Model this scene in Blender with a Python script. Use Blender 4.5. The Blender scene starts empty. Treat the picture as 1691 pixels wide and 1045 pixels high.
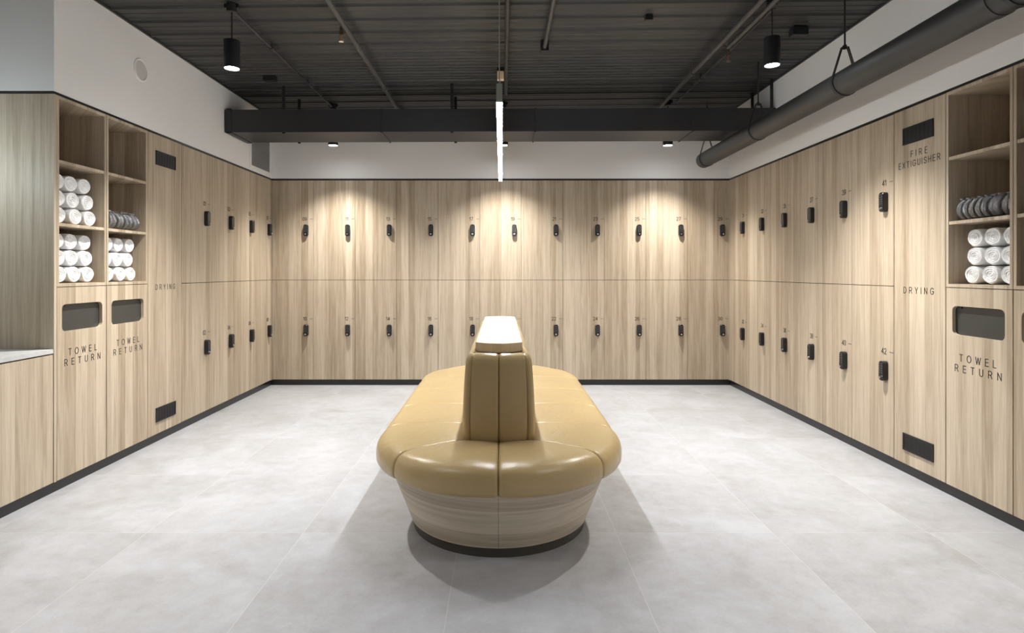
import bpy, bmesh, math, random
from math import sin, cos, pi, radians as R
from mathutils import Vector, Matrix, noise
S = bpy.context.scene
random.seed(7)

# ------------------------------------------------------------------ camera, world, exposure
F = 984.0
cam = bpy.data.cameras.new('camera'); cam.sensor_width = 36; cam.lens = 36*F/1691
cam.shift_x = 16.5/1691; cam.shift_y = -74.5/1691; cam.clip_start = .05
CAM = bpy.data.objects.new('camera', cam); S.collection.objects.link(CAM)
CAM.location = (0, 0, 1.237); CAM.rotation_euler = (pi/2, 0, 0); S.camera = CAM
w = bpy.data.worlds.new('world'); S.world = w; w.use_nodes = True
w.node_tree.nodes['Background'].inputs[0].default_value = (.9, .95, 1, 1)
w.node_tree.nodes['Background'].inputs[1].default_value = .0
S.view_settings.view_transform = 'Standard'; S.view_settings.look = 'None'
S.view_settings.gamma = 1; S.view_settings.use_curve_mapping = False
S.view_settings.exposure = 0.60
SPOT_W, NICHE_W, LINE_E, HALL_W = 190, 12, 165, 150
MID_W = 300
WARM = (1, .965, .92); COOL = (.72, .90, 1)

XL, XR, YB = -2.5, 2.467, 6.474       # cabinet faces: left, right, far
YREAR, ZTOP, KICK = -1.7, 2.228, .058

# ------------------------------------------------------------------ materials
def mat(name, col=(.5,.5,.5), rough=.5, metal=0, spec=.5, coat=0, bump=None, emit=None, vary=None):
    m = bpy.data.materials.new(name); m.use_nodes = True; nt = m.node_tree; b = nt.nodes['Principled BSDF']
    b.inputs['Base Color'].default_value = (*col, 1); b.inputs['Roughness'].default_value = rough
    b.inputs['Metallic'].default_value = metal; b.inputs['Specular IOR Level'].default_value = spec
    b.inputs['Coat Weight'].default_value = coat; b.inputs['Coat Roughness'].default_value = .2
    L = nt.links.new
    tc = nt.nodes.new('ShaderNodeTexCoord')
    if vary:
        n = nt.nodes.new('ShaderNodeTexNoise'); n.inputs['Scale'].default_value = vary[0]; n.inputs['Detail'].default_value = 5
        L(tc.outputs['Object'], n.inputs['Vector'])
        r = nt.nodes.new('ShaderNodeMapRange'); r.inputs['From Min'].default_value = .3; r.inputs['From Max'].default_value = .7
        r.inputs['To Min'].default_value = 1-vary[1]; r.inputs['To Max'].default_value = 1+vary[1]
        L(n.outputs['Fac'], r.inputs['Value'])
        x = nt.nodes.new('ShaderNodeMix'); x.data_type = 'RGBA'; x.blend_type = 'MULTIPLY'; x.inputs['Factor'].default_value = 1
        x.inputs['A'].default_value = (*col, 1); L(r.outputs[0], x.inputs['B']); L(x.outputs['Result'], b.inputs['Base Color'])
    if bump:
        n = nt.nodes.new('ShaderNodeTexNoise'); n.inputs['Scale'].default_value = bump[0]; n.inputs['Detail'].default_value = 6
        L(tc.outputs['Object'], n.inputs['Vector'])
        bp = nt.nodes.new('ShaderNodeBump'); bp.inputs['Strength'].default_value = bump[1]; bp.inputs['Distance'].default_value = .01
        L(n.outputs['Fac'], bp.inputs['Height']); L(bp.outputs[0], b.inputs['Normal'])
    if emit:
        b.inputs['Emission Color'].default_value = (*emit[0], 1); b.inputs['Emission Strength'].default_value = emit[1]
    return m

def wood_mat(name, light, dark, horizontal=False, strip=13.0):
    m = bpy.data.materials.new(name); m.use_nodes = True; nt = m.node_tree; b = nt.nodes['Principled BSDF']
    N = nt.nodes.new; L = nt.links.new
    def math_(op, a, c=None):
        n = N('ShaderNodeMath'); n.operation = op
        for i, v in enumerate((a, c)):
            if v is None: continue
            if isinstance(v, (int, float)): n.inputs[i].default_value = v
            else: L(v, n.inputs[i])
        return n.outputs[0]
    g = N('ShaderNodeNewGeometry'); s = N('ShaderNodeSeparateXYZ'); L(g.outputs['Position'], s.inputs[0])
    xy = math_('ADD', s.outputs[0], s.outputs[1])
    u, v = (s.outputs[2], xy) if horizontal else (xy, s.outputs[2])
    def vec(a, ka, c, kc):
        n = N('ShaderNodeCombineXYZ'); L(math_('MULTIPLY', a, ka), n.inputs[0]); L(math_('MULTIPLY', c, kc), n.inputs[1]); return n.outputs[0]
    def noise_(vv, detail=4, dist=0):
        n = N('ShaderNodeTexNoise'); n.inputs['Scale'].default_value = 1; n.inputs['Detail'].default_value = detail
        n.inputs['Distortion'].default_value = dist; L(vv, n.inputs['Vector']); return n.outputs['Fac']
    vo = N('ShaderNodeTexVoronoi'); vo.voronoi_dimensions = '1D'; vo.inputs['Scale'].default_value = strip; L(u, vo.inputs['W'])
    sc = N('ShaderNodeSeparateColor'); L(vo.outputs['Color'], sc.inputs[0])
    ve = N('ShaderNodeTexVoronoi'); ve.voronoi_dimensions = '1D'; ve.feature = 'DISTANCE_TO_EDGE'; ve.inputs['Scale'].default_value = strip; L(u, ve.inputs['W'])
    edge = math_('MULTIPLY', math_('LESS_THAN', ve.outputs['Distance'], .022), math_('GREATER_THAN', sc.outputs[1], .55))
    # every strip has its own length of figure: shift v by the strip's random number
    vs = math_('ADD', v, math_('MULTIPLY', sc.outputs[2], 9.0))
    fig = noise_(vec(u, 26, vs, 1.1), 3, 1.2)
    mid = noise_(vec(u, 95, vs, 2.2), 4, .3)
    fine = noise_(vec(u, 420, vs, 9), 3)
    t = math_('ADD', math_('MULTIPLY', math_('SUBTRACT', sc.outputs[0], .5), .42), .5)
    t = math_('ADD', t, math_('MULTIPLY', math_('SUBTRACT', fig, .5), .9))
    t = math_('ADD', t, math_('MULTIPLY', math_('SUBTRACT', mid, .5), .55))
    t = math_('ADD', t, math_('MULTIPLY', math_('SUBTRACT', fine, .5), .55))
    t = math_('ADD', t, math_('MULTIPLY', edge, .30))
    cr = N('ShaderNodeValToRGB'); e = cr.color_ramp.elements
    e[0].position = .08; e[0].color = (*dark, 1); e[1].position = .95; e[1].color = (*light, 1)
    L(t, cr.inputs[0]); L(cr.outputs[0], b.inputs['Base Color'])
    b.inputs['Roughness'].default_value = .48; b.inputs['Specular IOR Level'].default_value = .35
    bp = N('ShaderNodeBump'); bp.inputs['Strength'].default_value = .08; bp.inputs['Distance'].default_value = .004
    L(fine, bp.inputs['Height']); L(bp.outputs[0], b.inputs['Normal'])
    return m

OAK = wood_mat('oak laminate', (.59, .50, .385), (.285, .215, .14))
OAK_H = wood_mat('oak laminate laid sideways', (.68, .60, .485), (.40, .33, .24), True, 17)
OAK_TOP = wood_mat('pale oak ledge', (.70, .60, .46), (.50, .40, .28), False, 10)
BLACK = mat('black powder coat', (.012, .012, .013), .42)
LOCKM = mat('black lock plastic', (.010, .010, .012), .3)
CARC = mat('seam-shade cabinet carcass', (.075, .062, .05), .7)  # wood carcass; the shade seen in door seams is put into its colour
INK = mat('black lettering', (.018, .016, .015), .6)
CHROME = mat('brushed nickel', (.75, .75, .76), .25, 1)
WHITE = mat('white wall paint', (.80, .78, .755), .75, bump=(180, .03), vary=(1.2, .02))
DECK = mat('charcoal painted steel deck', (.043, .0425, .041), .45, .25, vary=(2.5, .15), bump=(6, .12))
DUCT = mat('charcoal painted sheet steel', (.034, .034, .036), .42, .2, vary=(3, .1))
PIPE = mat('dark grey painted steel pipe', (.075, .072, .068), .4, .4, vary=(9, .15))
SPIRAL = mat('dark grey painted round duct', (.040, .040, .039), .5, .1, vary=(7, .12))
STONE = mat('light grey stone', (.52, .52, .51), .4, vary=(14, .06))
TOWEL = mat('white terry cotton', (.86, .86, .86), .95, spec=.1, bump=(420, .35))
GREYROLL = mat('grey packed cloth', (.45, .455, .47), .9)
FLAP = mat('dark grey laminate flap', (.045, .045, .042), .28)
MESHG = mat('grey wire mesh', (.36, .35, .335), .6, .1)
BRASS = mat('brass', (.30, .24, .14), .3, 1)
BULB = mat('red glass bulb', (.5, .12, .06), .1)
ALU = mat('grey green anodised aluminium', (.33, .36, .31), .5, .3)
BEIGE = mat('beige plastic', (.88, .70, .46), .5)
GLOW = mat('lamp diffuser', (1, 1, 1), .5, emit=((.93, .965, 1), LINE_E))
LENS = mat('pendant lamp lens', (1, 1, 1), .5, emit=((.93, .96, 1), 70))
CABLE = mat('grey cable', (.35, .35, .34), .5)
KICKM = mat('black plinth', (.016, .016, .017), .3)

def leather():
    m = mat('tan leather', (.43, .312, .146), .32, spec=.5, coat=.12, vary=(3.5, .07)); nt = m.node_tree; L = nt.links.new
    b = nt.nodes['Principled BSDF']; tc = nt.nodes.new('ShaderNodeTexCoord')
    v = nt.nodes.new('ShaderNodeTexVoronoi'); v.inputs['Scale'].default_value = 420
    n = nt.nodes.new('ShaderNodeTexNoise'); n.inputs['Scale'].default_value = 11; n.inputs['Detail'].default_value = 3; n.inputs['Distortion'].default_value = 1.5
    L(tc.outputs['Object'], v.inputs['Vector']); L(tc.outputs['Object'], n.inputs['Vector'])
    b1 = nt.nodes.new('ShaderNodeBump'); b1.inputs['Strength'].default_value = .12; b1.inputs['Distance'].default_value = .002
    b2 = nt.nodes.new('ShaderNodeBump'); b2.inputs['Strength'].default_value = .30; b2.inputs['Distance'].default_value = .01
    L(v.outputs['Distance'], b1.inputs['Height']); L(n.outputs['Fac'], b2.inputs['Height']); L(b1.outputs[0], b2.inputs['Normal'])
    L(b2.outputs[0], b.inputs['Normal']); return m
LEATHER = leather()

def film():
    m = bpy.data.materials.new('crinkled clear film'); m.use_nodes = True; nt = m.node_tree; nt.nodes.clear(); N = nt.nodes.new; L = nt.links.new
    o = N('ShaderNodeOutputMaterial'); mx = N('ShaderNodeMixShader'); t = N('ShaderNodeBsdfTransparent'); g = N('ShaderNodeBsdfGlossy')
    g.inputs['Roughness'].default_value = .22; g.inputs['Color'].default_value = (.95, .97, 1, 1); t.inputs['Color'].default_value = (.93, .94, .95, 1)
    f = N('ShaderNodeFresnel'); f.inputs['IOR'].default_value = 3.2
    n = N('ShaderNodeTexNoise'); n.inputs['Scale'].default_value = 70; n.inputs['Detail'].default_value = 4; n.inputs['Distortion'].default_value = 2
    tc = N('ShaderNodeTexCoord'); L(tc.outputs['Object'], n.inputs['Vector'])
    b = N('ShaderNodeBump'); b.inputs['Strength'].default_value = .9; b.inputs['Distance'].default_value = .01
    L(n.outputs['Fac'], b.inputs['Height']); L(b.outputs[0], g.inputs['Normal']); L(b.outputs[0], f.inputs['Normal'])
    L(f.outputs[0], mx.inputs[0]); L(t.outputs[0], mx.inputs[1]); L(g.outputs[0], mx.inputs[2]); L(mx.outputs[0], o.inputs[0]); return m
FILM = film()

def floor_mat():
    m = bpy.data.materials.new('pale grey concrete look tile'); m.use_nodes = True; nt = m.node_tree; b = nt.nodes['Principled BSDF']
    N = nt.nodes.new; L = nt.links.new
    def mth(op, a, c=None):
        n = N('ShaderNodeMath'); n.operation = op
        for i, v in enumerate((a, c)):
            if v is None: continue
            if isinstance(v, (int, float)): n.inputs[i].default_value = v
            else: L(v, n.inputs[i])
        return n.outputs[0]
    g = N('ShaderNodeNewGeometry'); s = N('ShaderNodeSeparateXYZ'); L(g.outputs['Position'], s.inputs[0])
    tx = mth('DIVIDE', mth('ADD', s.outputs[0], .94+7.4), .74); ty = mth('DIVIDE', mth('ADD', s.outputs[1], 8-2.82), .80)
    def seam(t, wd):
        f = mth('FRACT', t); d = mth('MINIMUM', f, mth('SUBTRACT', 1.0, f)); return mth('LESS_THAN', d, wd)
    sm = mth('MAXIMUM', seam(tx, .0026), seam(ty, .0018))
    cb = N('ShaderNodeCombineXYZ'); L(mth('FLOOR', tx), cb.inputs[0]); L(mth('FLOOR', ty), cb.inputs[1])
    wn = N('ShaderNodeTexWhiteNoise'); wn.noise_dimensions = '2D'; L(cb.outputs[0], wn.inputs[0])
    off = N('ShaderNodeVectorMath'); off.operation = 'MULTIPLY_ADD'; L(wn.outputs['Color'], off.inputs[0]); off.inputs[1].default_value = (20, 20, 20); L(g.outputs['Position'], off.inputs[2])
    def ns(sc, det, dist):
        n = N('ShaderNodeTexNoise'); n.inputs['Scale'].default_value = sc; n.inputs['Detail'].default_value = det; n.inputs['Distortion'].default_value = dist; n.inputs['Roughness'].default_value = .62
        L(off.outputs[0], n.inputs['Vector']); return n.outputs['Fac']
    t = mth('ADD', mth('MULTIPLY', ns(2.2, 7, .6), .55), mth('MULTIPLY', ns(14, 6, 0), .3)); t = mth('ADD', t, mth('MULTIPLY', ns(90, 3, 0), .15))
    cr = N('ShaderNodeValToRGB'); e = cr.color_ramp.elements
    e[0].position = .38; e[0].color = (.282, .279, .280, 1); e[1].position = .62; e[1].color = (.385, .392, .412, 1); L(t, cr.inputs[0])
    mx = N('ShaderNodeMix'); mx.data_type = 'RGBA'; L(mth('MULTIPLY', sm, .55), mx.inputs['Factor']); L(cr.outputs[0], mx.inputs['A']); mx.inputs['B'].default_value = (.46, .45, .42, 1)
    L(mx.outputs['Result'], b.inputs['Base Color']); b.inputs['Roughness'].default_value = .42; b.inputs['Specular IOR Level'].default_value = .4
    bp = N('ShaderNodeBump'); bp.inputs['Strength'].default_value = .15; bp.inputs['Distance'].default_value = .002; L(t, bp.inputs['Height']); L(bp.outputs[0], b.inputs['Normal'])
    return m
FLOOR = floor_mat()

# ------------------------------------------------------------------ mesh helpers
def add_box(bm, x0, x1, y0, y1, z0, z1, bev=0):
    r = bmesh.ops.create_cube(bm, size=1); vs = r['verts']
    for v in vs:
        v.co = Vector(((x0+x1)/2 + v.co.x*(x1-x0), (y0+y1)/2 + v.co.y*(y1-y0), (z0+z1)/2 + v.co.z*(z1-z0)))
    if bev:
        es = list({e for v in vs for e in v.link_edges}); bmesh.ops.bevel(bm, geom=es, offset=bev, segments=2, affect='EDGES')
def add_cyl(bm, a, b, r, seg=20, r2=None, caps=True):
    a, b = Vector(a), Vector(b); d = b-a
    M = Matrix.Translation((a+b)/2) @ d.to_track_quat('Z', 'Y').to_matrix().to_4x4()
    bmesh.ops.create_cone(bm, cap_ends=caps, segments=seg, radius1=r, radius2=r if r2 is None else r2, depth=d.length, matrix=M)
def add_lathe(bm, prof, seg=32, M=Matrix.Identity(4)):
    rings = [[bm.verts.new(M @ Vector((r*cos(2*pi*i/seg), r*sin(2*pi*i/seg), z))) for i in range(seg)] for r, z in prof]
    for a, b in zip(rings, rings[1:]):
        for i in range(seg): bm.faces.new((a[i], a[(i+1) % seg], b[(i+1) % seg], b[i]))
    for rg in (rings[0], rings[-1]):
        bm.faces.new(rg)
def ribbon(bm, pts, y0, y1, th, closed=False):   # flat strap along a path in the xz plane
    n = len(pts); rows = []
    for i, p in enumerate(pts):
        a = Vector(pts[i-1] if (i or closed) else pts[i]); b = Vector(pts[(i+1) % n] if (i < n-1 or closed) else pts[i])
        d = (b-a).normalized(); nn = Vector((-d.y, d.x))*th/2; p = Vector(p)
        rows.append([bm.verts.new((q.x, y, q.y)) for q, y in ((p+nn, y0), (p+nn, y1), (p-nn, y1), (p-nn, y0))])
    for i in range(n if closed else n-1):
        a, b = rows[i], rows[(i+1) % n]
        for k in range(4): bm.faces.new((a[k], a[(k+1) % 4], b[(k+1) % 4], b[k]))
    if not closed: bm.faces.new(rows[0]); bm.faces.new(rows[-1])
def mesh_of(name, bm, m, smooth=False):
    bmesh.ops.recalc_face_normals(bm, faces=bm.faces)
    me = bpy.data.meshes.new(name); bm.to_mesh(me); bm.free()
    for x in (m if isinstance(m, (list, tuple)) else [m]): me.materials.append(x)
    if smooth:
        for p in me.polygons: p.use_smooth = True
    return me
def smooth_angle(me, ang=35):
    bm = bmesh.new(); bm.from_mesh(me)
    for f in bm.faces: f.smooth = True
    for e in bm.edges:
        if len(e.link_faces) == 2 and e.calc_face_angle(0) > R(ang): e.smooth = False
    bm.to_mesh(me); bm.free(); return me
def link(name, me, parent=None, loc=(0, 0, 0), rot=(0, 0, 0), scale=(1, 1, 1)):
    o = bpy.data.objects.new(name, me); S.collection.objects.link(o); o.parent = parent
    o.location = loc; o.rotation_euler = rot; o.scale = scale; return o
def obj(name, bm, m, parent=None, loc=(0, 0, 0), rot=(0, 0, 0), smooth=False):
    me = mesh_of(name, bm, m)
    if smooth: smooth_angle(me)
    return link(name, me, parent, loc, rot)
def tag(o, label, cat, group=None):
    o['label'] = label; o['category'] = cat
    if group: o['group'] = group
    return o
def thing(name, label, cat, loc=(0, 0, 0), rotz=0, group=None):
    o = link(name, None, None, loc, (0, 0, rotz)); return tag(o, label, cat, group)
def struct(name, bm, m):
    o = obj(name, bm, m); o['kind'] = 'structure'; return o
def boxes(*bs, bev=0):
    bm = bmesh.new()
    for b in bs: add_box(bm, *b, bev=bev)
    return bm
def arc(cx, cz, rx, rz, a0, a1, n=14): return [(cx+rx*cos(R(a0+(a1-a0)*i/n)), cz+rz*sin(R(a0+(a1-a0)*i/n))) for i in range(n+1)]
GL = {'D': (.62, [[(0, 0), (0, 1), (.25, 1)]+arc(.25, .5, .37, .5, 90, -90)[1:]+[(0, 0)]]),
 'R': (.60, [[(0, 0), (0, 1), (.32, 1)]+arc(.32, .735, .25, .265, 90, -90)[1:]+[(0, .47)], [(.33, .47), (.60, 0)]]),
 'Y': (.62, [[(0, 1), (.31, .44), (.62, 1)], [(.31, .46), (.31, 0)]]), 'I': (.0, [[(0, 0), (0, 1)]]),
 'N': (.58, [[(0, 0), (0, 1), (.58, 0), (.58, 1)]]),
 'G': (.70, [arc(.36, .5, .36, .5, 38, 325, 26)+[(.69, .44), (.40, .44)]]),
 'T': (.58, [[(0, 1), (.58, 1)], [(.29, 1), (.29, 0)]]), 'O': (.74, [arc(.37, .5, .37, .5, 0, 350, 30)+[(.74, .5)]]),
 'W': (.90, [[(0, 1), (.22, 0), (.45, .95), (.68, 0), (.90, 1)]]),
 'E': (.50, [[(.50, 1), (0, 1), (0, 0), (.50, 0)], [(0, .52), (.46, .52)]]), 'L': (.46, [[(0, 1), (0, 0), (.46, 0)]]),
 'U': (.58, [[(0, 1), (0, .3)]+arc(.29, .29, .29, .29, 180, 360)+[(.58, 1)]]), 'F': (.48, [[(.48, 1), (0, 1), (0, 0)], [(0, .52), (.43, .52)]]),
 'X': (.60, [[(0, 1), (.60, 0)], [(0, 0), (.60, 1)]]), 'H': (.58, [[(0, 0), (0, 1)], [(.58, 0), (.58, 1)], [(0, .52), (.58, .52)]]),
 'S': (.56, [arc(.28, .755, .26, .245, 15, 265, 18)+arc(.28, .26, .28, .26, 85, -165, 18)]),
 '0': (.50, [arc(.25, .5, .25, .5, 0, 350, 26)+[(.5, .5)]]), '1': (.26, [[(0, .76), (.22, 1), (.22, 0)]]),
 '2': (.50, [arc(.25, .72, .24, .28, 165, -35, 16)+[(0, 0), (.5, 0)]]),
 '3': (.50, [arc(.24, .75, .22, .25, 160, -80, 14)+arc(.24, .27, .25, .27, 85, -160, 14)]),
 '4': (.54, [[(.40, 0), (.40, 1), (0, .28), (.54, .28)]]),
 '5': (.50, [[(.46, 1), (.09, 1), (.04, .52)]+arc(.24, .32, .25, .32, 125, -155, 16)]),
 '6': (.50, [arc(.30, .52, .30, .48, 48, 180, 10)+arc(.25, .32, .25, .32, 180, 530, 22)]),
 '7': (.50, [[(0, 1), (.50, 1), (.17, 0)]]), '8': (.50, [arc(.25, .76, .22, .24, 0, 355, 20), arc(.25, .27, .25, .27, 0, 355, 20)]),
 '9': (.50, [arc(.20, .48, .30, .48, 228, 360, 10)+arc(.25, .68, .25, .32, 0, 350, 22)])}
def lettering(lines, name='lettering', off=.118):
    """lines: (text, centre_x, centre_z, width, cap_height, _); thin raised letters on the panel face at y=0"""
    bm = bmesh.new()
    for txt, cx, cz, wd, ch, _ in lines:
        tot = sum(GL[c][0] for c in txt)*ch
        if txt.isdigit(): gap = .24*ch; x = cx+wd/2-tot-gap
        else: gap = (wd-tot)/(len(txt)-1); x = cx-wd/2
        for c in txt:
            for st in GL[c][1]:
                pts = [Vector((x+a*ch, cz-ch/2+b*ch)) for a, b in st]; run = [pts[0]]
                for q in range(1, len(pts)):     # start a new stroke at every sharp corner
                    run.append(pts[q])
                    sharp = q < len(pts)-1 and (pts[q]-pts[q-1]).angle(pts[q+1]-pts[q]) > R(40)
                    if sharp or q == len(pts)-1:
                        e = off*ch*.42; a_ = run[0]+(run[0]-run[1]).normalized()*e; b_ = run[-1]+(run[-1]-run[-2]).normalized()*e
                        ribbon(bm, [tuple(v) for v in [a_]+run[1:-1]+[b_]], -.0008, .0004, off*ch); run = [pts[q]]
            x += GL[c][0]*ch+gap
    return mesh_of(name, bm, INK)

# ------------------------------------------------------------------ room shell
struct('floor', boxes((-3.3, 2.95, YREAR, 7.0, -.08, 0)), FLOOR)
YN = 3.325    # where the vanity recess begins on the left
bm = boxes((-3.2, XL, YN, YB+.2, 2.245, 3.12), (-3.15, -3.1, YREAR, YB+.4, 0, 3.12))
struct('wall_left', bm, WHITE)
bm = boxes((XR, 2.95, 2.43, YB+.2, 2.245, 3.12), (2.93, 3.0, 2.43, YB+.4, 0, 3.12), (XR, 3.0, YREAR, 2.43, 0, 3.12))
struct('wall_right', bm, WHITE)
struct('wall_back', boxes((XL-.5, XR+.5, YB, YB+.5, 2.245, 3.12), (XL-.5, XR+.5, YB+.46, YB+.54, 0, 3.12)), WHITE)
struct('wall_rear', boxes((-3.2, 3.0, YREAR-.1, YREAR, 0, 3.12)), WHITE)
# thin black strip standing for the shade in the gap above the cabinets, black plinth below them
struct('gap_shade_strip', boxes((-3.0, XL-.006, YN+.004, YB+.006, ZTOP+.002, 2.245), (XL-.4, XR+.4, YB+.006, YB+.45, ZTOP+.002, 2.245), (XR+.006, 2.9, 2.43, YB+.006, ZTOP+.002, 2.245)), KICKM)
struct('baseboard_left', boxes((-2.9, XL-.012, .4, YB, 0, KICK-.002)), KICKM)
struct('baseboard_right', boxes((XR+.012, 2.88, 2.44, YB, 0, KICK-.002)), KICKM)
struct('baseboard_back', boxes((XL-.3, XR+.3, YB+.012, YB+.4, 0, KICK-.002)), KICKM)

def zceil(x): return 2.93 + .011*x
bm = bmesh.new()     # ribbed roof decking, ribs run across the room
prof = []; y = YREAR
while y < 7.1:
    prof += [(y, 0), (y+.050, 0), (y+.056, -.004), (y+.066, -.004), (y+.072, 0), (y+.118, 0), (y+.124, -.004), (y+.134, -.004), (y+.140, 0), (y+.172, 0), (y+.180, -.012), (y+.200, -.012), (y+.212, 0)]
    y += .2125
rows = [[bm.verts.new((x, yy, zceil(x)+.012+zz)) for yy, zz in prof] for x in (-3.3, 3.1)]
top = [[bm.verts.new((x, yy, zceil(x)+.09)) for yy in (YREAR-.05, 7.15)] for x in (-3.3, 3.1)]
for i in range(len(prof)-1): bm.faces.new((rows[0][i], rows[0][i+1], rows[1][i+1], rows[1][i]))
bm.faces.new((top[0][0], top[1][0], top[1][1], top[0][1]))
struct('ceiling', bm, DECK)

struct('trim_2', boxes((XL, XL+.012, YN, YB, zceil(XL)-.006, zceil(XL)+.03)), DECK)
struct('trim_3', boxes((XR-.012, XR, YREAR, YB, zceil(XR)-.006, zceil(XR)+.03)), DECK)
# ------------------------------------------------------------------ lockers
ROT = {'L': pi/2, 'B': 0, 'R': -pi/2}
LW, LH = .4515, 1.0825
def rounded_pts(w, h, r, n=6):
    pts = []
    for cx, cz, a0 in ((w/2-r, h/2-r, 0), (-w/2+r, h/2-r, 90), (-w/2+r, -h/2+r, 180), (w/2-r, -h/2+r, 270)):
        for i in range(n+1): a = R(a0+90*i/n); pts.append((cx+r*cos(a), cz+r*sin(a)))
    return pts
def add_plate(bm, pts, y0, y1, cx=0, cz=0, lip=.004):
    fr = [((x*(1-lip/ .03), z*(1-lip/.07))) for x, z in pts]
    rings = [[bm.verts.new((cx+x, y, cz+z)) for x, z in p] for p, y in ((pts, y1), (pts, y0+lip), (fr, y0))]
    n = len(pts)
    for a, b in zip(rings, rings[1:]):
        for i in range(n): bm.faces.new((a[i], a[(i+1) % n], b[(i+1) % n], b[i]))
    bm.faces.new(rings[0]); bm.faces.new(rings[-1])
def locker_meshes(wd):
    g = .0014
    body = mesh_of('body', boxes((.001, wd-.001, .021, .42, .001, LH-.001)), CARC)
    door = mesh_of('door', boxes((g, wd-g, 0, .0185, g, LH-g), bev=.0008), OAK)
    return body, door
BODY, DOOR = locker_meshes(LW); BODYS, DOORS = locker_meshes(.45)
LX, LZ = -.077, .538
DASH = [mesh_of('dash', boxes((wd-.041, wd-.006, -.001, .0004, .661, .6640)), INK) for wd in (.45, LW)]
bm = bmesh.new(); add_plate(bm, rounded_pts(.048, .126, .019), -.034, 0)
LOCK = smooth_angle(mesh_of('lock', bm, LOCKM))
bm = bmesh.new()
for i in range(5):
    for s in (-1, 1): add_cyl(bm, (s*.0095, -.0335, .046-i*.0145), (s*.0095, -.0352, .046-i*.0145), .0036, 10)
KEYS = mesh_of('keypad', bm, mat('lock buttons', (.13, .13, .14), .35))
bm = bmesh.new(); add_cyl(bm, (0, -.033, -.042), (0, -.041, -.042), .0085, 16); add_box(bm, -.002, .002, -.045, -.040, -.049, -.035)
KNOB = mesh_of('knob', bm, CHROME)

def place(side, along, z):     # world point of a spot on a cabinet face
    return {'L': (XL, along, z), 'B': (along, YB, z), 'R': (XR, along, z)}[side]
def locker(num, side, along, upper, where):
    wd = LW if side == 'B' else .45; z0 = 1.1440 if upper else .0605
    t = thing('locker', where, 'locker', place(side, along, z0), ROT[side], 'numbered oak lockers')
    link('body', BODY if side == 'B' else BODYS, t); link('door', DOOR if side == 'B' else DOORS, t)
    nm = f'{num:02d}'
    link('number', lettering([(nm, wd-.102, .6625, .054, .035, 1.12)], 'number', off=.145), t); link('dash', DASH[side == 'B'], t)
    k = link('lock', LOCK, t, (wd+LX, 0, LZ)); link('keypad', KEYS, k); link('knob', KNOB, k)
for i in range(4):
    for up in (1, 0):
        n = 1+2*i+(0 if up else 1)
        pos = ['beside the drying cabinet', 'second from the drying cabinet', 'second from the corner', 'in the far left corner'][i]
        locker(n, 'L', 4.651+.45*i, up, f'{"upper" if up else "lower"} oak locker numbered {n:02d} on the left wall, {pos}')
for i in range(11):
    for up in (1, 0):
        n = 9+2*i+(0 if up else 1)
        lab = f'{"upper" if up else "lower"} oak locker numbered {n:02d} on the back wall'
        if n == 20: lab = 'lower oak locker on the back wall hidden behind the bench backrest, between 18 and 22'
        locker(n, 'B', XL+.0005+.4515*i, up, lab)
for i in range(6):
    for up in (1, 0):
        n = 31+2*i+(0 if up else 1)
        locker(n, 'R', 6.452-.45*i, up, f'{"upper" if up else "lower"} oak locker numbered {n} on the right wall')
for side, x0, x1 in (('left', XL-.02, XL), ('right', XR, XR+.02)):
    o = obj('corner_filler', boxes((x0, x1, 6.453, YB-.001, KICK, ZTOP)), OAK)
    tag(o, f'narrow full height oak filler strip in the far {side} corner', 'filler strip')

# ------------------------------------------------------------------ tall cabinets
def grille(z, wd, parent):
    bm = bmesh.new(); W, H = .25, .095; cx = wd/2
    add_box(bm, cx-W/2, cx+W/2, -.002, 0, z-H/2, z+H/2)
    for s in (-1, 1):
        add_box(bm, cx+s*(W/2)-.004, cx+s*(W/2)+.004, -.007, -.001, z-H/2-.004, z+H/2+.004)
        add_box(bm, cx-W/2, cx+W/2, -.007, -.001, z+s*H/2-.004, z+s*H/2+.004)
    for i in range(1, 11): zz = z-H/2+H*i/11; add_box(bm, cx-W/2, cx+W/2, -.0055, -.001, zz-.0018, zz+.0018)
    for i in range(1, 7): xx = cx-W/2+W*i/7; add_box(bm, xx-.0015, xx+.0015, -.004, -.001, z-H/2, z+H/2)
    return obj('vent_grille', bm, BLACK, parent)
def drying(side, along, wd, label, fire):
    t = thing('drying_cabinet', label, 'cabinet', place(side, along, 0), ROT[side], 'tall drying cabinets')
    obj('body', boxes((.001, wd-.001, .021, .42, KICK+.001, ZTOP)), CARC, t)
    obj('door', boxes((.0022, wd-.0022, 0, .0185, KICK+.002, ZTOP-.001), bev=.0012), OAK, t)
    grille(2.060, wd, t); grille(.197, wd, t)
    ls = [('DRYING', wd/2, 1.123, .253, .036, 1.3)]
    if fire: ls += [('FIRE', wd/2+.006, 1.944, .137, .035, 1.35), ('EXTIGUISHER', wd/2+.003, 1.886, .348, .035, 1.12)]
    for l_ in ls: link('lettering', lettering([l_]), t)
drying('L', 4.206, .444, 'tall oak drying cabinet on the left wall with two black vents', False)
drying('R', 3.751, .438, 'tall oak cabinet lettered fire and drying on the right wall', True)

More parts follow.
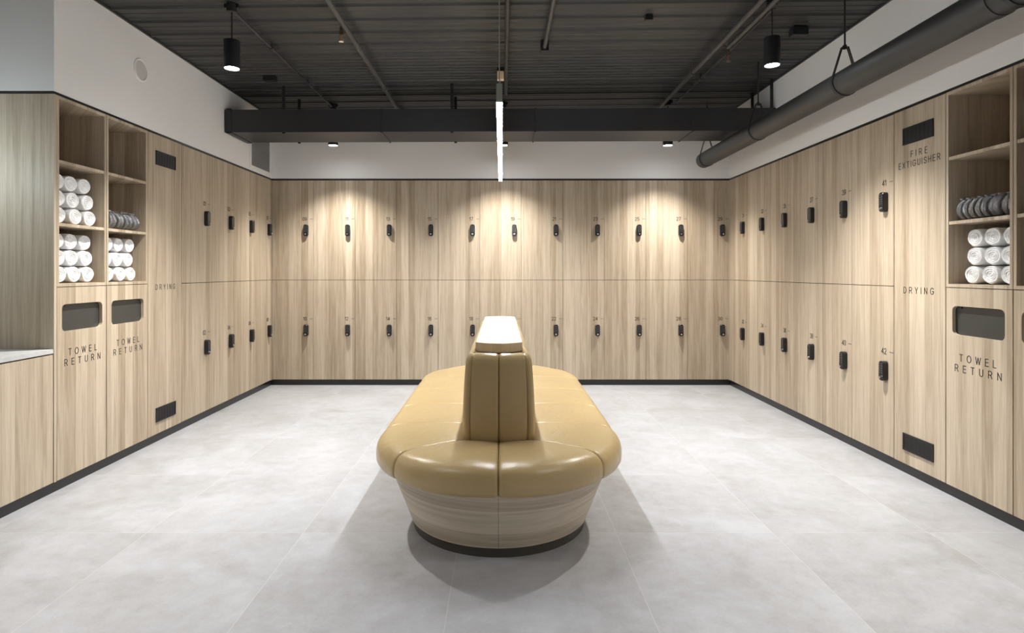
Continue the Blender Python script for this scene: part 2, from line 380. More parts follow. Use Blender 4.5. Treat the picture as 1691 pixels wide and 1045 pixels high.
def ray_rr(ang, w, h, r):      # distance from centre to rounded rectangle
    lo, hi = 0, 2
    for _ in range(40):
        m = (lo+hi)/2; x, z = abs(m*cos(ang)), abs(m*sin(ang))
        dx, dz = max(x-(w/2-r), 0), max(z-(h/2-r), 0)
        if (x > w/2 or z > h/2 or math.hypot(dx, dz) > r): hi = m
        else: lo = m
    return lo
def holed_panel(x0, x1, z0, z1, cx, cz, w, h, r, y0, y1):
    angs = [2*pi*i/96 for i in range(96)] + [math.atan2(z-cz, x-cx) % (2*pi) for x in (x0, x1) for z in (z0, z1)]
    angs.sort(); bm = bmesh.new(); rings = []
    def outer(a):
        c, s = cos(a), sin(a); t = 9
        if c > 1e-9: t = min(t, (x1-cx)/c)
        if c < -1e-9: t = min(t, (x0-cx)/c)
        if s > 1e-9: t = min(t, (z1-cz)/s)
        if s < -1e-9: t = min(t, (z0-cz)/s)
        return cx+t*c, cz+t*s
    ins = [(cx+ray_rr(a, w, h, r)*cos(a), cz+ray_rr(a, w, h, r)*sin(a)) for a in angs]; outs = [outer(a) for a in angs]
    for pts, y in ((outs, y0), (ins, y0), (ins, y1), (outs, y1)): rings.append([bm.verts.new((x, y, z)) for x, z in pts])
    n = len(angs)
    for k in range(4):
        a, b = rings[k], rings[(k+1) % 4]
        for i in range(n): bm.faces.new((a[i], a[(i+1) % n], b[(i+1) % n], b[i]))
    return bm
ZC = 1.150
def towel_return(side, along, wd, label):
    t = thing('towel_return_cabinet', label, 'cabinet', place(side, along, 0), ROT[side], 'towel return cabinets')
    c = .02
    obj('body', boxes((.001, .016, .021, .42, KICK+.001, ZC-.002), (wd-.016, wd-.001, .021, .42, KICK+.001, ZC-.002), (.016, wd-.016, .021, .42, KICK+.001, KICK+.016), (.016, wd-.016, .021, .42, ZC-.017, ZC-.002), (.016, wd-.016, .405, .42, KICK+.016, ZC-.017)), CARC, t)
    obj('door', holed_panel(.0022, wd-.0022, KICK+.002, ZC-.004, wd/2, .971, .342, .156, .028, 0, .019), OAK, t)
    f = obj('flap', boxes((wd/2-.19, wd/2+.19, .021, .027, .871, 1.071)), FLAP, t)
    obj('hinge', boxes((wd/2-.150, wd/2-.125, .014, .022, 1.035, 1.048)), BLACK, f)
    for l_ in (('TOWEL', wd/2, .772, .236, .036, 1.3), ('RETURN', wd/2, .714, .300, .036, 1.3)): link('lettering', lettering([l_]), t)
CUBE_D = .40
def shelving(side, along, wd, label):
    t = thing('open_shelving_unit', label, 'shelving', place(side, along, 0), ROT[side], 'open towel shelving units')
    T = .018
    obj('carcass', boxes((.001, T, 0, CUBE_D, ZC, ZTOP), (wd-T, wd-.001, 0, CUBE_D, ZC, ZTOP), (T, wd-T, 0, CUBE_D, ZC, ZC+T), (T, wd-T, 0, CUBE_D, ZTOP-T, ZTOP), (T, wd-T, CUBE_D-.012, CUBE_D, ZC+T, ZTOP-T)), OAK, t)
    for z in SHELF: obj('shelf', boxes((T, wd-T, .002, CUBE_D-.012, z-T, z), bev=.001), OAK, t)
SHELF = (1.512, 1.868)
lefts = [(3.346, .420), (3.768, .436)]; rights = [(3.311, .434), (2.875, .434)]
towel_return('L', *lefts[0], 'oak towel return cabinet on the left wall beside the vanity counter')
towel_return('L', *lefts[1], 'oak towel return cabinet on the left wall beside the drying cabinet')
towel_return('R', *rights[0], 'oak towel return cabinet on the right wall beside the drying cabinet')
towel_return('R', *rights[1], 'oak towel return cabinet cut by the right edge of the photo')
shelving('L', *lefts[0], 'open oak shelving unit on the left wall beside the vanity recess')
shelving('L', *lefts[1], 'open oak shelving unit on the left wall beside the drying cabinet')
shelving('R', *rights[0], 'open oak shelving unit on the right wall holding white towels')
shelving('R', *rights[1], 'open oak shelving unit cut by the right edge of the photo')

o = obj('end_panel', boxes((-3.09, XL, YN, 3.345, KICK, ZTOP)), OAK)
tag(o, 'tall oak end panel facing the vanity counter at the left edge', 'panel')
t = thing('vanity_cabinet', 'low oak vanity cabinet under the grey counter at the left edge', 'cabinet', (XL, 1.5, 0), ROT['L'])
obj('body', boxes((.002, 1.82, .021, .58, KICK+.001, .775)), CARC, t)
for i in range(2): obj('door', boxes((.002+i*.91, .908+i*.91, 0, .0185, KICK+.002, .772), bev=.0012), OAK, t)
o = obj('counter_top', boxes((-3.095, XL-.001, 1.5, YN-.002, .779, .803), bev=.0015), STONE)
tag(o, 'light grey stone counter top on the low oak vanity cabinet', 'counter top')

# ------------------------------------------------------------------ rolled towels
def towel_mesh(seed, L=.33):
    rnd = random.Random(seed); bm = bmesh.new(); NT = 56; ph = rnd.random()*6
    turns = 4.3; R0 = .5
    a1 = 1.5+rnd.random()*.7
    def rad(a):
        q = ((a+a1)/(2*pi)) % 1; q = q if q < .96 else .96*(1-q)/.04
        return R0*(1-.075*q) * (1+.014*sin(3*a+ph)+.012*sin(5*a+2*ph))
    rings = []
    nb = 10
    def ring(k, y, jit=.006):
        out = []
        for i in range(NT):
            a = 2*pi*i/NT; q = rad(a)*k; j = jit*noise.noise(Vector((cos(a)*2, y*12, sin(a)*2+seed)))/.5
            out.append(bm.verts.new(((q+j)*cos(a), y, (q+j)*sin(a))))
        return out
    rr = 40
    for j in range(rr, 0, -1): pass
    # end face: spiral layers pushed in and out
    face = []
    for j in range(1, rr+1):
        k = j/rr; vs = []
        for i in range(NT):
            a = 2*pi*i/NT; s = (k*turns - (a+a1)/(2*pi) + .06*noise.noise(Vector((cos(a)*1.5, k*3, sin(a)*1.5+seed)))) % 1
            dep = .09*(1-math.sin(pi*s)**.5)*(1-k**7) + .05*(1-k**5)*noise.noise(Vector((cos(a)*k*3, seed*1.7, sin(a)*k*3))) + .05*(1-k)**2
            if j >= rr-1: dep = .03 if j == rr-1 else .07
            q = rad(a)*k*.985
            vs.append(bm.verts.new((q*cos(a), dep, q*sin(a))))
        face.append(vs)
    for a, b in zip(face, face[1:]):
        for i in range(NT): bm.faces.new((a[i], a[(i+1) % NT], b[(i+1) % NT], b[i]))
    c = bm.verts.new((0, .12, 0))
    for i in range(NT): bm.faces.new((c, face[0][i], face[0][(i+1) % NT]))
    prev = face[-1]
    for j in range(nb+1):
        y = .14+(3.2-.14)*j/nb; rg = ring(1 if j else 1.0, y, .02)
        for i in range(NT): bm.faces.new((prev[i], prev[(i+1) % NT], rg[(i+1) % NT], rg[i]))
        prev = rg
    bm.faces.new(prev)
    return mesh_of('towel', bm, TOWEL, True)
TM = [towel_mesh(s) for s in (1, 2, 3, 4, 5)]
ROWN = ['bottom row', 'middle row', 'top row']
def towels(side, zs, pitch, dz, group, where, cols):
    """cols: world y of each roll per row; returns nothing"""
    for r, row in enumerate(cols):
        for c, (yy, rec) in enumerate(row):
            z = zs+.0025+dz/2+r*dz; wd = pitch*random.uniform(.90, .94); h = dz*.97
            x = XL-rec if side == 'L' else XR+rec
            cc = ['first', 'second', 'third'][c] + (' from right' if side == 'L' else ' from left')
            o = link('rolled_towel', random.choice(TM), None, (x, yy, z), (0, 0, ROT[side]), (wd, .100, h))
            tag(o, f'white towel roll, {ROWN[r]}, {cc}, {where}', 'towel', group)
def rows_of(lists): return [[(y, .045+.006*r+random.uniform(0, .010)) for y in l] for r, l in enumerate(lists)]
towels('L', SHELF[0], .122, .0975, 'rolled towels on the left wall shelving', 'second shelf down, beside the vanity recess', rows_of([[3.683, 3.558, 3.431], [3.669, 3.548, 3.430], [3.650, 3.540, 3.428]]))
towels('L', ZC+.018, .120, .0975, 'rolled towels on the left wall shelving', 'lowest shelf beside the vanity recess', rows_of([[3.668, 3.548, 3.430], [3.662, 3.545, 3.430], [3.660, 3.543, 3.430]]))
towels('L', ZC+.018, .112, .0975, 'rolled towels on the left wall shelving', 'lowest shelf beside the left drying cabinet', rows_of([[4.100, 3.985, 3.870], [4.070, 3.960, 3.855], [4.095, 3.980, 3.866]]))
towels('R', ZC+.018, .116, .0985, 'rolled towels on the right wall shelving', 'right wall shelving', rows_of([[3.190, 3.074, 2.960], [3.178, 3.068, 2.960], [3.184, 3.070, 2.960]]))

# round grey packs in clear crinkled film
def disc_meshes(seed):
    bm = bmesh.new(); T = .5
    prof = [(.0, -.010), (.2, -.012), (.36, -.0135), (.46, -.011), (.5, -.006), (.505, 0), (.5, .006), (.46, .011), (.36, .0135), (.2, .012), (0.001, .010)]
    M = Matrix.Rotation(pi/2, 4, 'X')
    add_lathe(bm, [(max(r, .001)*.1, z) for r, z in prof], 36, M); roll = mesh_of('cloth_disc', bm, GREYROLL, True)
    bm = bmesh.new(); NT = 60; rings = []
    for q, (r, y) in enumerate([(.002, -.016), (.02, -.0165), (.036, -.0165), (.050, -.013), (.0550, -.005), (.0555, .004), (.050, .013), (.036, .0165), (.02, .0165), (.002, .016)]):
        rg = []
        for i in range(NT):
            a = 2*pi*i/NT
            j = noise.noise(Vector((cos(a)*9+seed, y*260, sin(a)*9)))
            rg.append(bm.verts.new(((r+j*.0028)*cos(a), y+j*.0025, (r+j*.0028)*sin(a))))
        rings.append(rg)
    for a, b in zip(rings, rings[1:]):
        for i in range(NT): bm.faces.new((a[i], a[(i+1) % NT], b[(i+1) % NT], b[i]))
    # crumpled tail of film standing up at the seal
    rnd = random.Random(seed)
    for k in range(9):
        a0 = R(60+rnd.random()*60); y = rnd.uniform(-.010, .010); p0 = Vector((.052*cos(a0), y, .052*sin(a0)))
        prev = None
        for s in range(4):
            q = p0*(1+.085*s)+Vector((rnd.uniform(-.004, .004), rnd.uniform(-.004, .004), 0)); wv = Vector((.006, rnd.uniform(-.005, .005), rnd.uniform(-.003, .003)))
            cur = (bm.verts.new(q-wv), bm.verts.new(q+wv))
            if prev: bm.faces.new((prev[0], prev[1], cur[1], cur[0]))
            prev = cur
    return roll, mesh_of('plastic_wrap', bm, FILM, False)
DM = [disc_meshes(s) for s in (3, 11, 23)]
def packs(side, y0, step, n, where, rec):
    for i in range(n):
        yy = y0+i*step if side == 'L' else y0-i*step
        x = XL-rec if side == 'L' else XR+rec
        x += random.uniform(-.006, .006); lean = R(random.uniform(5, 8))
        t = thing('wrapped_pack', '', 'wrapped pack', (x, yy, SHELF[0]+.061), 0, 'wrapped round packs on the '+('left' if side == 'L' else 'right')+' shelving')
        k = i if side == 'L' else n-1-i
        t['label'] = f'grey pack in crinkly clear plastic, {["nearest camera", "second", "third", "fourth", "fifth", "sixth", "seventh", "eighth", "farthest"][k]}{"" if k in (0, 8) else " from camera"}, {where}'
        t.rotation_euler = (lean, 0, R(8 if side == 'R' else -8)); a, b = random.choice(DM)
        link('cloth_disc', a, t); link('plastic_wrap', b, t)
packs('R', 3.245, .0405, 9, 'right shelving', .068)
packs('L', 3.822, .0395, 9, 'left shelving', .072)

# ------------------------------------------------------------------ the bench
BX = -.015
def ends(y0, y1, r, half, n=28):
    """plan outline point lists are made piece by piece below"""
def lerp(a, b, t): return (a[0]+(b[0]-a[0])*t, a[1]+(b[1]-a[1])*t)
def resample(fn, L, g, n=16):   # parameters 0..1, crowded at both ends
    e = [0, .0025, .005, .0085, .013, .019, .027]
    ts = [x/L for x in e] + [(.027+(L-.054)*i/n)/L for i in range(1, n)] + [1-x/L for x in reversed(e)]
    return ts
def cushion(name, outf, inf, prof, parent, gdepth=.011, puff=.004, n=16, m=None):
    """outf/inf: t -> (x, y) outer / inner path. prof: (kind, d, z); kind 'd' metres from outer towards inner, 'f' fraction"""
    pts = [outf(i/40) for i in range(41)]; L = sum(math.dist(a, b) for a, b in zip(pts, pts[1:]))
    bm = bmesh.new(); cols = []
    for t in resample(None, L, gdepth, n):
        o, i_ = Vector(outf(t)), Vector(inf(t)); D = i_-o; ln = D.length; D.normalize()
        ed = min(t, 1-t)*L; g = gdepth*math.exp(-(ed/.0042)**1.4)
        pf = [((d if k == 'd' else d*ln), z) for k, d, z in prof]
        col = []
        for q, (d, z) in enumerate(pf):
            a = pf[q-1]; b = pf[(q+1) % len(pf)]
            tx, tz = b[0]-a[0], b[1]-a[1]; l = math.hypot(tx, tz) or 1
            nx, nz = -tz/l, tx/l                       # outward (d falls / z rises)
            pu = puff*sin(pi*t)**.5 if t not in (0, 1) else 0
            k = -g + pu
            wr = .0012*noise.noise(Vector((o.x*9, o.y*9, z*20+d*14)))
            dd = d + nx*(k+wr); zz = z + nz*(k+wr)
            p = o + D*dd; col.append(bm.verts.new((p.x, p.y, zz)))
        cols.append(col)
    P_ = len(prof)
    for a, b in zip(cols, cols[1:]):
        for q in range(P_): bm.faces.new((a[q], a[(q+1) % P_], b[(q+1) % P_], b[q]))
    bm.faces.new(cols[0]); bm.faces.new(cols[-1])
    return obj(name, bm, m or LEATHER, parent, smooth=True)

bench = thing('upholstered_island_bench', 'long oval tan leather bench with oak base and central backrest', 'bench', (BX, 3.77, 0))
YM = 0.0                                   # local y: room y - 3.77
RS, CE = .602, .77                          # seat radius, distance from middle to end centres
SEATP = [('f', .97, .335), ('d', .08, .318), ('d', .045, .318), ('d', .024, .319), ('d', .009, .326), ('d', .001, .340), ('d', 0, .358), ('d', .001, .378), ('d', .005, .397), ('d', .014, .415), ('d', .028, .429), ('d', .048, .439), ('d', .080, .4455), ('d', .13, .450), ('d', .20, .453), ('f', .6, .455), ('f', .78, .454), ('f', .93, .450), ('f', .97, .440), ('f', .985, .42)]
AC = R(50)
BACKW, BACKE, BACKC = .150, 1.02, .145       # backrest half width at seat, tip, corner x
YCOR = .985
def arc_pt(sx, sy, a, r=RS): return (sx*r*sin(a), sy*(CE+r*cos(a)))
for sx in (-1, 1):
    for k in range(3):                       # straight side cushions
        ya, yb = -.6825+.455*k, -.6825+.455*(k+1)
        cushion('seat_cushion', lambda t, ya=ya, yb=yb, sx=sx: (sx*RS, ya+(yb-ya)*t), lambda t, ya=ya, yb=yb, sx=sx: (sx*(BACKW-.01), ya+(yb-ya)*t), SEATP, bench, .008, .002)
    for sy in (-1, 1):
        def of(t, sx=sx, sy=sy):             # straight bit then arc from 90 deg to AC
            L1 = CE-.6825; L2 = RS*(pi/2-AC); s = t*(L1+L2)
            if s < L1: return (sx*RS, sy*(.6825+s))
            return arc_pt(sx, sy, pi/2-(s-L1)/RS)
        def inf(t, sx=sx, sy=sy): return (sx*(BACKW-.01), sy*(.6825+(YCOR-.6825)*t))
        cushion('seat_cushion', of, inf, SEATP, bench, .008, .004, 24)
        def of2(t, sx=sx, sy=sy): return arc_pt(sx, sy, AC*(1-t))
        def inf2(t, sx=sx, sy=sy): x = (BACKW-.01)*(1-t); return (sx*x, sy*(YCOR+(BACKE-.01-YCOR)*(1-(1-t)**2)))
        cushion('seat_cushion', of2, inf2, SEATP, bench, .012, .007, 26)
# backrest
BP = [('d', .02, .43), ('d', -.001, .455), ('d', -.005, .50), ('d', -.005, .56), ('d', -.002, .63), ('d', .003, .70), ('d', .008, .76), ('d', .012, .80), ('d', .017, .822), ('d', .026, .840), ('d', .036, .848), ('d', .046, .850), ('d', .055, .846), ('d', .06, .838), ('d', .13, .838), ('d', .13, .43)]
def back_front(sx, sy):
    def of(t): x = .136*(1-t); return (sx*x, sy*(.998+.024*(1-(x/.136)**2)))
    def inf(t): x = .10*(1-t)+.0; return (sx*x*.6, sy*.80)
    cushion('backrest_cushion', of, inf, BP, bench, .010, .003, 18)
def back_corner(sx, sy):                     # side panel that wraps the corner
    r = .03; x1 = .165
    def of(t):
        L1 = .98-r-.6825; L2 = r*pi/2; s = t*(L1+L2)
        if s < L1: return (sx*x1, sy*(.6825+s))
        a = (s-L1)/r; return (sx*(x1-r+r*cos(a)), sy*(.985-r-.0+.0+ (r+.013)*sin(a)+.0))
    def inf(t): return (sx*.01, sy*(.6825+(.84-.6825)*t))
    cushion('backrest_cushion', of, inf, BP, bench, .007, .003, 26)
for sx in (-1, 1):
    for sy in (-1, 1): back_front(sx, sy); back_corner(sx, sy)
    for k in range(3):
        ya, yb = -.6825+.455*k, -.6825+.455*(k+1)
        cushion('backrest_cushion', lambda t, ya=ya, yb=yb, sx=sx: (sx*.165, ya+(yb-ya)*t), lambda t, ya=ya, yb=yb, sx=sx: (sx*.01, ya+(yb-ya)*t), BP, bench, .006, .003)
def stadium(r, ce, n=40):
    return [(r*sin(a), -ce-r*cos(a)) for a in [(-pi/2+pi*i/n) for i in range(n+1)]] + [(r*cos(a), ce+r*sin(a)) for a in [pi*i/n for i in range(n+1)]]
def loft_half(levels, sx, th=.02):           # half of the base shell, seam on the centre line
    bm = bmesh.new(); n = 36; rows = []
    for r, z in levels:
        path = [(sx*r*sin(pi/2*i/n), -CE-r*cos(pi/2*i/n)) for i in range(n+1)] + [(sx*r*cos(pi/2*i/n), CE+r*sin(pi/2*i/n)) for i in range(n+1)]
        path[0] = (sx*.0006, path[0][1]); path[-1] = (sx*.0006, path[-1][1])
        rows.append([bm.verts.new((x, y, z)) for x, y in path])
    for a, b in zip(rows, rows[1:]):
        for i in range(len(a)-1): bm.faces.new((a[i], a[i+1], b[i+1], b[i]))
    bm.faces.new(rows[0]); bm.faces.new(rows[-1])
    return bm
for sx in (-1, 1): obj('base_panel', loft_half([(.434, .047), (.436, .045), (.552, .340)], sx), OAK_H, bench, smooth=True)
bm = bmesh.new(); rows = [[bm.verts.new((x, y, z)) for x, y in stadium(.424, CE)] for z in (0, .05)]
for i in range(len(rows[0])): bm.faces.new((rows[0][i], rows[0][(i+1) % len(rows[0])], rows[1][(i+1) % len(rows[0])], rows[1][i]))
bm.faces.new(rows[0]); bm.faces.new(rows[1])
obj('plinth', bm, mat('dark bronze plinth', (.05, .045, .036), .4), bench, smooth=True)
pl = []; HW = .116
for sy in (-1, 1):
    for i in range(17):
        x = sy*(-HW+2*HW*i/16)*(-1 if sy > 0 else 1)*(1 if sy < 0 else -1)
        pl.append((x if sy < 0 else -x*-1, sy*(.815+.07*(1-(x/HW)**2))))
pl = [(-HW+2*HW*i/16, -(.820+.066*(1-((-HW+2*HW*i/16)/HW)**2))) for i in range(17)] + [(HW-2*HW*i/16, .820+.066*(1-((HW-2*HW*i/16)/HW)**2)) for i in range(17)]
bm = bmesh.new(); rows = [[bm.verts.new((x*k, y*(1+(k-1)*.13), z)) for x, y in pl] for k, z in ((1, .8435), (1, .8855), (.985, .888))]
n = len(pl)
for a, b in zip(rows, rows[1:]):
    for i in range(n): bm.faces.new((a[i], a[(i+1) % n], b[(i+1) % n], b[i]))
bm.faces.new(rows[0]); bm.faces.new(rows[-1])
obj('ledge', bm, [OAK_TOP], bench)['label'] = 'pale oak ledge capping the backrest'

# ------------------------------------------------------------------ rectangular duct
DY0, DY1, DZ0, DZ1 = 5.36, 5.79, 2.496, 2.700
TILT = .0035
t = thing('rectangular_duct', 'long charcoal rectangular air duct crossing below the ceiling', 'duct', (0, 5.57, 2.6)); t.rotation_euler = (0, -math.atan(TILT), 0)
a, b = XL+.003, XR-.003
obj('duct_body', boxes((a, b, DY0-5.57, DY1-5.57, DZ0-2.6, DZ1-2.6), bev=.002), DUCT, t)
for x in (-1.085, .30, 1.72, -2.455):
    w_ = .006 if x > -2.4 else .02
    obj('flange', boxes((x-w_, x+w_, DY0-5.576, DY1-5.564, DZ0-2.608, DZ0-2.6+.001), (x-w_, x+w_, DY0-5.576, DY0-5.569, DZ0-2.608, DZ1-2.594), (x-w_, x+w_, DY1-5.571, DY1-5.564, DZ0-2.608, DZ1-2.594), (x-w_, x+w_, DY0-5.576, DY1-5.564, DZ1-2.601, DZ1-2.594)), DUCT, t)
for x in (-1.967, -.450, 2.43):
    for y in (DY0+.008, DY1-.008):
        obj('hanger_strap', boxes((x-.014, x+.014, y-5.57-.002, y-5.57+.002, DZ1-2.601, zceil(x)-2.6+.006)), BLACK, t)
        obj('bolt', boxes((x-.012, x+.012, y-5.57-.006, y-5.57+.006, DZ0-2.6-.012, DZ0-2.6+.0005)), BLACK, t)

# ------------------------------------------------------------------ round duct on clevis hangers
PX, PZ, PR = 2.1, 2.392, .078
t = thing('round_duct', 'dark grey round duct running along the right wall on rod hangers', 'duct', (PX, 3.5, PZ))
bm = bmesh.new(); add_lathe(bm, [(PR-.01, 0), (PR-.003, .004), (PR, .01)] + [(PR, 5.8)], 48, Matrix.Translation((0, 6.22-3.5, 0)) @ Matrix.Rotation(pi/2, 4, 'X'))
obj('duct_tube', bm, SPIRAL, t, smooth=True)
bm = bmesh.new(); add_cyl(bm, (0, 2.50-3.5, 0), (0, 2.545-3.5, 0), PR+.004, 48)
obj('coupling', bm, SPIRAL, t, smooth=True)
for y in (6.10, 4.885, 3.65, 2.415):
    bm = bmesh.new(); r = PR+.003; ap = .218; ta = math.acos(r/ap)
    pts = [(-.018, ap)] + [(r*cos(pi/2+ta-(0)+ (2*pi-2*ta)*i/40), r*sin(pi/2+ta+(2*pi-2*ta)*i/40)) for i in range(41)] + [(.018, ap)]
    ribbon(bm, pts, y-3.5-.012, y-3.5+.012, .004, True)
    h = obj('clevis_hanger', bm, BLACK, t)
    bm = bmesh.new(); add_cyl(bm, (0, y-3.5, ap-.012), (0, y-3.5, zceil(PX)-PZ+.02), .0055, 10); add_cyl(bm, (0, y-3.5, ap-.012), (0, y-3.5, ap+.012), .012, 6)
    obj('threaded_rod', bm, BLACK, h)

# ------------------------------------------------------------------ pipes and boxes on the ceiling
def pipe(name, x, dz, r, y0, y1, label, cat='pipe', collars=(), group=None, m=PIPE):
    z = zceil(x)-dz; t = thing(name, label, cat, (x, (y0+y1)/2, z), 0, group); c = (y0+y1)/2
    bm = bmesh.new(); add_cyl(bm, (0, y0-c, 0), (0, y1-c, 0), r, 20); obj('tube', bm, m, t, smooth=True)
    for y in collars:
        bm = bmesh.new(); add_cyl(bm, (0, y-.02-c, 0), (0, y+.02-c, 0), r+.006, 20)
        add_cyl(bm, (0, y-c, 0), (0, y-c, dz+.02), .005, 8); obj('bracket', bm, m, t, smooth=True)
    return t
pipe('sprinkler_pipe', -1.045, .055, .019, .2, 6.9, 'grey sprinkler pipe along the ceiling left of the long light', 'pipe', (5.3, 3.2, 1.6))
pipe('sprinkler_pipe', 1.585, .060, .019, .2, 6.9, 'grey sprinkler pipe along the ceiling at the right, full length', 'pipe', (4.95, 2.9, 1.6))
pipe('branch_pipe', 1.655, .075, .015, .2, 4.36, 'shorter grey pipe ending at a sprinkler beside the right sprinkler pipe', 'pipe', (2.9,))
pipe('conduit', .036, .030, .0145, .2, 5.6, 'dark conduit along the ceiling directly above the long light', 'conduit', (3.3,))
pipe('conduit', .315, .045, .015, .2, 4.38, 'short dark conduit ending in a junction box right of centre', 'conduit', (3.0,))
pipe('conduit', -1.70, .026, .010, 3.80, 5.95, 'thin dark conduit feeding the left pendant lamps', 'conduit', (4.4, 5.2), m=DUCT)
pipe('conduit', 1.735, .030, .010, 3.80, 5.90, 'thin dark conduit feeding the right pendant lamps', 'conduit', (5.2,), m=DUCT)
def jbox(x, y, w_, d, h, label, m=BLACK, drop=0):
    z = zceil(x)-drop
    o = obj('junction_box', boxes((-w_/2, w_/2, -d/2, d/2, -h, .004), bev=.003), m, None, (x, y, z)); tag(o, label, 'box')
jbox(.315, 4.42, .060, .07, .07, 'black junction box at the end of the short conduit')
jbox(-1.985, 5.10, .10, .06, .045, 'small black box under the ceiling near the left wall')
jbox(2.10, 4.22, .11, .07, .05, 'small black box under the ceiling near the right wall')
jbox(.98, 3.98, .05, .04, .03, 'tiny black ceiling bracket right of centre')
def sprinkler(x, y, z, label, top):
    t = thing('fire_sprinkler', label, 'sprinkler', (x, y, z))
    bm = bmesh.new(); add_cyl(bm, (0, 0, 0), (0, 0, top-z), .010, 14); add_cyl(bm, (0, 0, 0), (0, 0, .016), .014, 6); obj('fitting', bm, BRASS, t)
    bm = bmesh.new()
    ribbon(bm, [(-.012, 0), (-.016, -.012), (-.014, -.03), (0, -.042), (.014, -.03), (.016, -.012), (.012, 0)], -.002, .002, .003); obj('frame', bm, CHROME, t)
    bm = bmesh.new(); add_cyl(bm, (0, 0, -.002), (0, 0, -.040), .003, 10); obj('bulb', bm, BULB, t)
    bm = bmesh.new(); add_cyl(bm, (0, 0, -.042), (0, 0, -.044), .016, 16); obj('deflector', bm, CHROME, t)
sprinkler(-1.085, 4.02, 2.83, 'brass sprinkler head below the left sprinkler pipe', 2.885)
sprinkler(1.655, 4.36, 2.815, 'brass sprinkler head below the end of the right branch pipe', 2.875)

# ------------------------------------------------------------------ wall speaker and return air grille
t = thing('wall_speaker', 'round white speaker flush in the upper left wall', 'speaker', (XL, 4.12, 2.628), ROT['L'])
M = Matrix.Rotation(pi/2, 4, 'X')
bm = bmesh.new(); add_lathe(bm, [(.080, 0), (.080, .004), (.076, .008), (.068, .008), (.066, .005), (.066, 0)], 48, M); obj('rim', bm, WHITE, t, smooth=True)
bm = bmesh.new(); add_lathe(bm, [(.0655, 0), (.0655, .004), (.045, .0055), (.002, .006)], 48, M)
obj('speaker_cover', bm, mat('perforated white metal', (.62, .585, .56), .6, bump=(900, .4)), t, smooth=True)
t = thing('return_air_grille', 'grey mesh air grille with white frame high on left wall', 'grille', (XL, 5.90, 2.262), ROT['L'])
W, H, fr = .535, .55, .035
obj('frame', boxes((0, W, -.006, 0, 0, fr), (0, W, -.006, 0, H-fr, H), (0, fr, -.006, 0, fr, H-fr), (W-fr, W, -.006, 0, fr, H-fr)), WHITE, t)
bm = boxes((fr, W-fr, -.001, 0, fr, H-fr))
n1 = 24
for i in range(n1*2):
    for s in (1, -1):
        o0 = fr-(H)+i*.022
        x0, z0 = o0, fr; x1, z1 = o0+(H-2*fr), H-fr
        if s < 0: z0, z1 = H-fr, fr
        ta = max(0, (fr-x0)/(x1-x0)); tb = min(1, (W-fr-x0)/(x1-x0))
        if tb <= ta: continue
        pa = (x0+(x1-x0)*ta, z0+(z1-z0)*ta); pb = (x0+(x1-x0)*tb, z0+(z1-z0)*tb)
        ribbon(bm, [pa, pb], -.004, -.001, .0035)
me = mesh_of('mesh_screen', bm, [MESHG, mat('dark backing', (.03, .03, .03), .8)])
for p in me.polygons:
    if p.index < 6: p.material_index = 1
link('mesh_screen', me, t)

# ------------------------------------------------------------------ lamps
def spot(parent, loc, power, col, size=108, blend=1.0, rad=.032):
    l = bpy.data.lights.new('spot_light', 'SPOT'); l.energy = power; l.color = col; l.spot_size = R(size); l.spot_blend = blend; l.shadow_soft_size = rad
    o = link('spot_light', l, parent, loc); return o
bm = bmesh.new(); rr = .049
add_lathe(bm, [(.004, .175), (rr-.002, .175), (rr, .172), (rr, .002), (rr-.002, 0), (rr-.005, 0), (rr-.006, .012)], 40); CAN = smooth_angle(mesh_of('housing', bm, BLACK))
bm = bmesh.new(); add_lathe(bm, [(rr-.007, .010), (rr-.007, .004), (.004, .003)], 40); LENSM = mesh_of('lens', bm, LENS, True)
def pendant(x, y, zb, label, power, col=WARM, size=108):
    zc = zceil(x); t = thing('pendant_lamp', label, 'lamp', (x, y, zb), 0, 'black cylinder pendant lamps')
    link('housing', CAN, t); link('lens', LENSM, t)
    bm = bmesh.new(); add_cyl(bm, (0, 0, .17), (0, 0, zc-zb-.01), .0045, 8); obj('cord', bm, BLACK, t)
    bm = bmesh.new(); add_cyl(bm, (0, 0, zc-zb-.045), (0, 0, zc-zb+.01), .032, 20); add_box(bm, -.045, .045, -.012, .012, zc-zb-.02, zc-zb+.005); obj('canopy', bm, BLACK, t, smooth=True)
    spot(t, (0, 0, -.004), power, col, size)
pendant(-1.70, 3.75, 2.512, 'black cylinder pendant lamp hanging near the left wall, in front of the duct', MID_W, WARM, 106)
pendant(1.70, 3.75, 2.532, 'black cylinder pendant lamp hanging near the round duct, in front of the rectangular duct', MID_W, WARM, 106)
pendant(-1.70, 6.0, 2.503, 'black pendant lamp showing below the rectangular duct at the left', SPOT_W)
pendant(.012, 6.0, 2.503, 'black pendant lamp behind the long linear light', SPOT_W)
pendant(1.67, 6.0, 2.503, 'black pendant lamp showing below the rectangular duct at the right', SPOT_W)
pendant(-1.70, 1.50, 2.51, 'added unseen pendant lamp above the camera at the left', HALL_W, WARM, 98)  # this and the next three are unseen lamps added to brighten the room
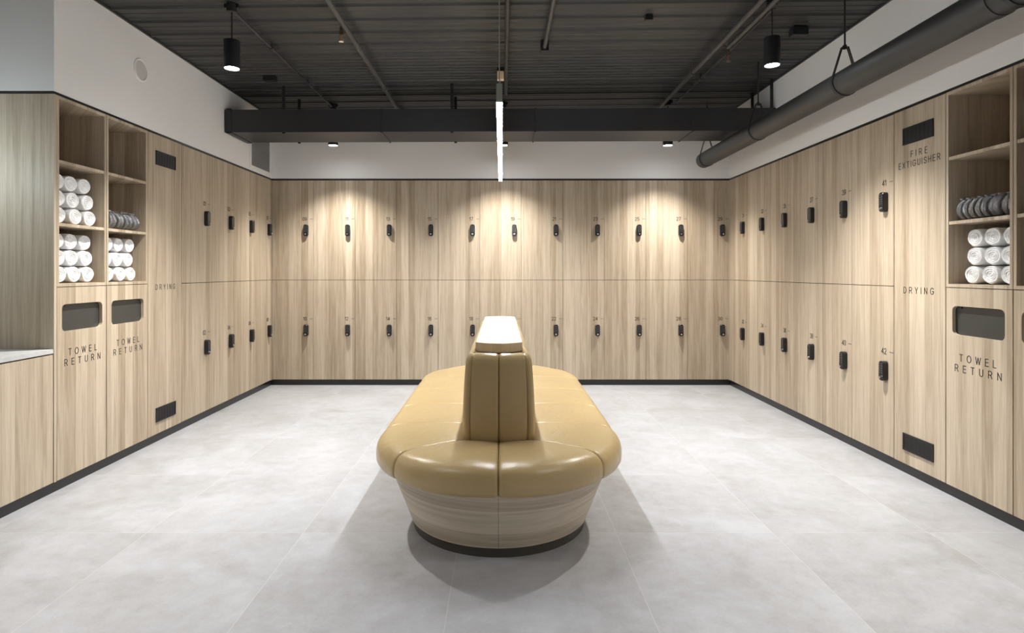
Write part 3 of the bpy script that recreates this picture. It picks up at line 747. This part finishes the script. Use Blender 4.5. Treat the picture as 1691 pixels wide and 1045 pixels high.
pendant(1.70, 1.50, 2.53, 'added unseen pendant lamp above the camera at the right', HALL_W, WARM, 98)
pendant(-1.70, -.70, 2.51, 'added unseen pendant lamp behind the camera at the left', HALL_W, WARM, 98)
pendant(1.70, -.70, 2.53, 'added unseen pendant lamp behind the camera at the right', HALL_W, WARM, 98)
t = thing('added_globe_lamp', 'added unseen globe lamp brightening the recess over the vanity counter', 'lamp', (-2.86, 2.93, 1.78))  # unseen lamp added to throw cool light on the oak end panel
bm = bmesh.new(); bmesh.ops.create_uvsphere(bm, u_segments=32, v_segments=16, radius=.09); obj('globe', bm, mat('added globe glow', (1, 1, 1), .4, emit=(COOL, NICHE_W)), t, smooth=True)
bm = bmesh.new(); add_cyl(bm, (0, 0, .085), (0, 0, zceil(-2.86)-1.78), .004, 8); obj('cord', bm, BLACK, t)
bm = bmesh.new(); add_cyl(bm, (0, 0, .083), (0, 0, .12), .022, 20); obj('cap', bm, BLACK, t, smooth=True)

LZB, LY0, LY1, LXC = 2.015, 2.75, 5.13, -.0125
t = thing('linear_pendant_light', 'long slim linear pendant light glowing white above the bench', 'lamp', (LXC, (LY0+LY1)/2, LZB), -.0)
hl = (LY1-LY0)/2
obj('housing', boxes((-.014, .014, -hl, hl, .006, .088), bev=.0015), ALU, t)
obj('end_cap', boxes((-.014, .014, -hl-.003, -hl, .002, .088)), ALU, t)
obj('end_cap', boxes((-.014, .014, hl, hl+.003, .002, .088)), ALU, t)
obj('diffuser', boxes((-.0135, .0135, -hl, hl, -.001, .0058)), GLOW, t)
for s in (-1, 1):
    y = s*(hl-.12 if s > 0 else hl-.02)
    bm = bmesh.new(); add_cyl(bm, (0, y, .088), (0, y, zceil(0)-LZB+.01), .0022, 8); obj('suspension_cable', bm, CABLE, t)
    bm = boxes((-.028, .028, y-.03, y+.03, zceil(0)-LZB-.085, zceil(0)-LZB-.018), bev=.002); obj('canopy', bm, BEIGE, t)
    bm = boxes((-.030, .030, y-.03, y+.03, zceil(0)-LZB-.017, zceil(0)-LZB+.02)); obj('mounting_plate', bm, BLACK, t)
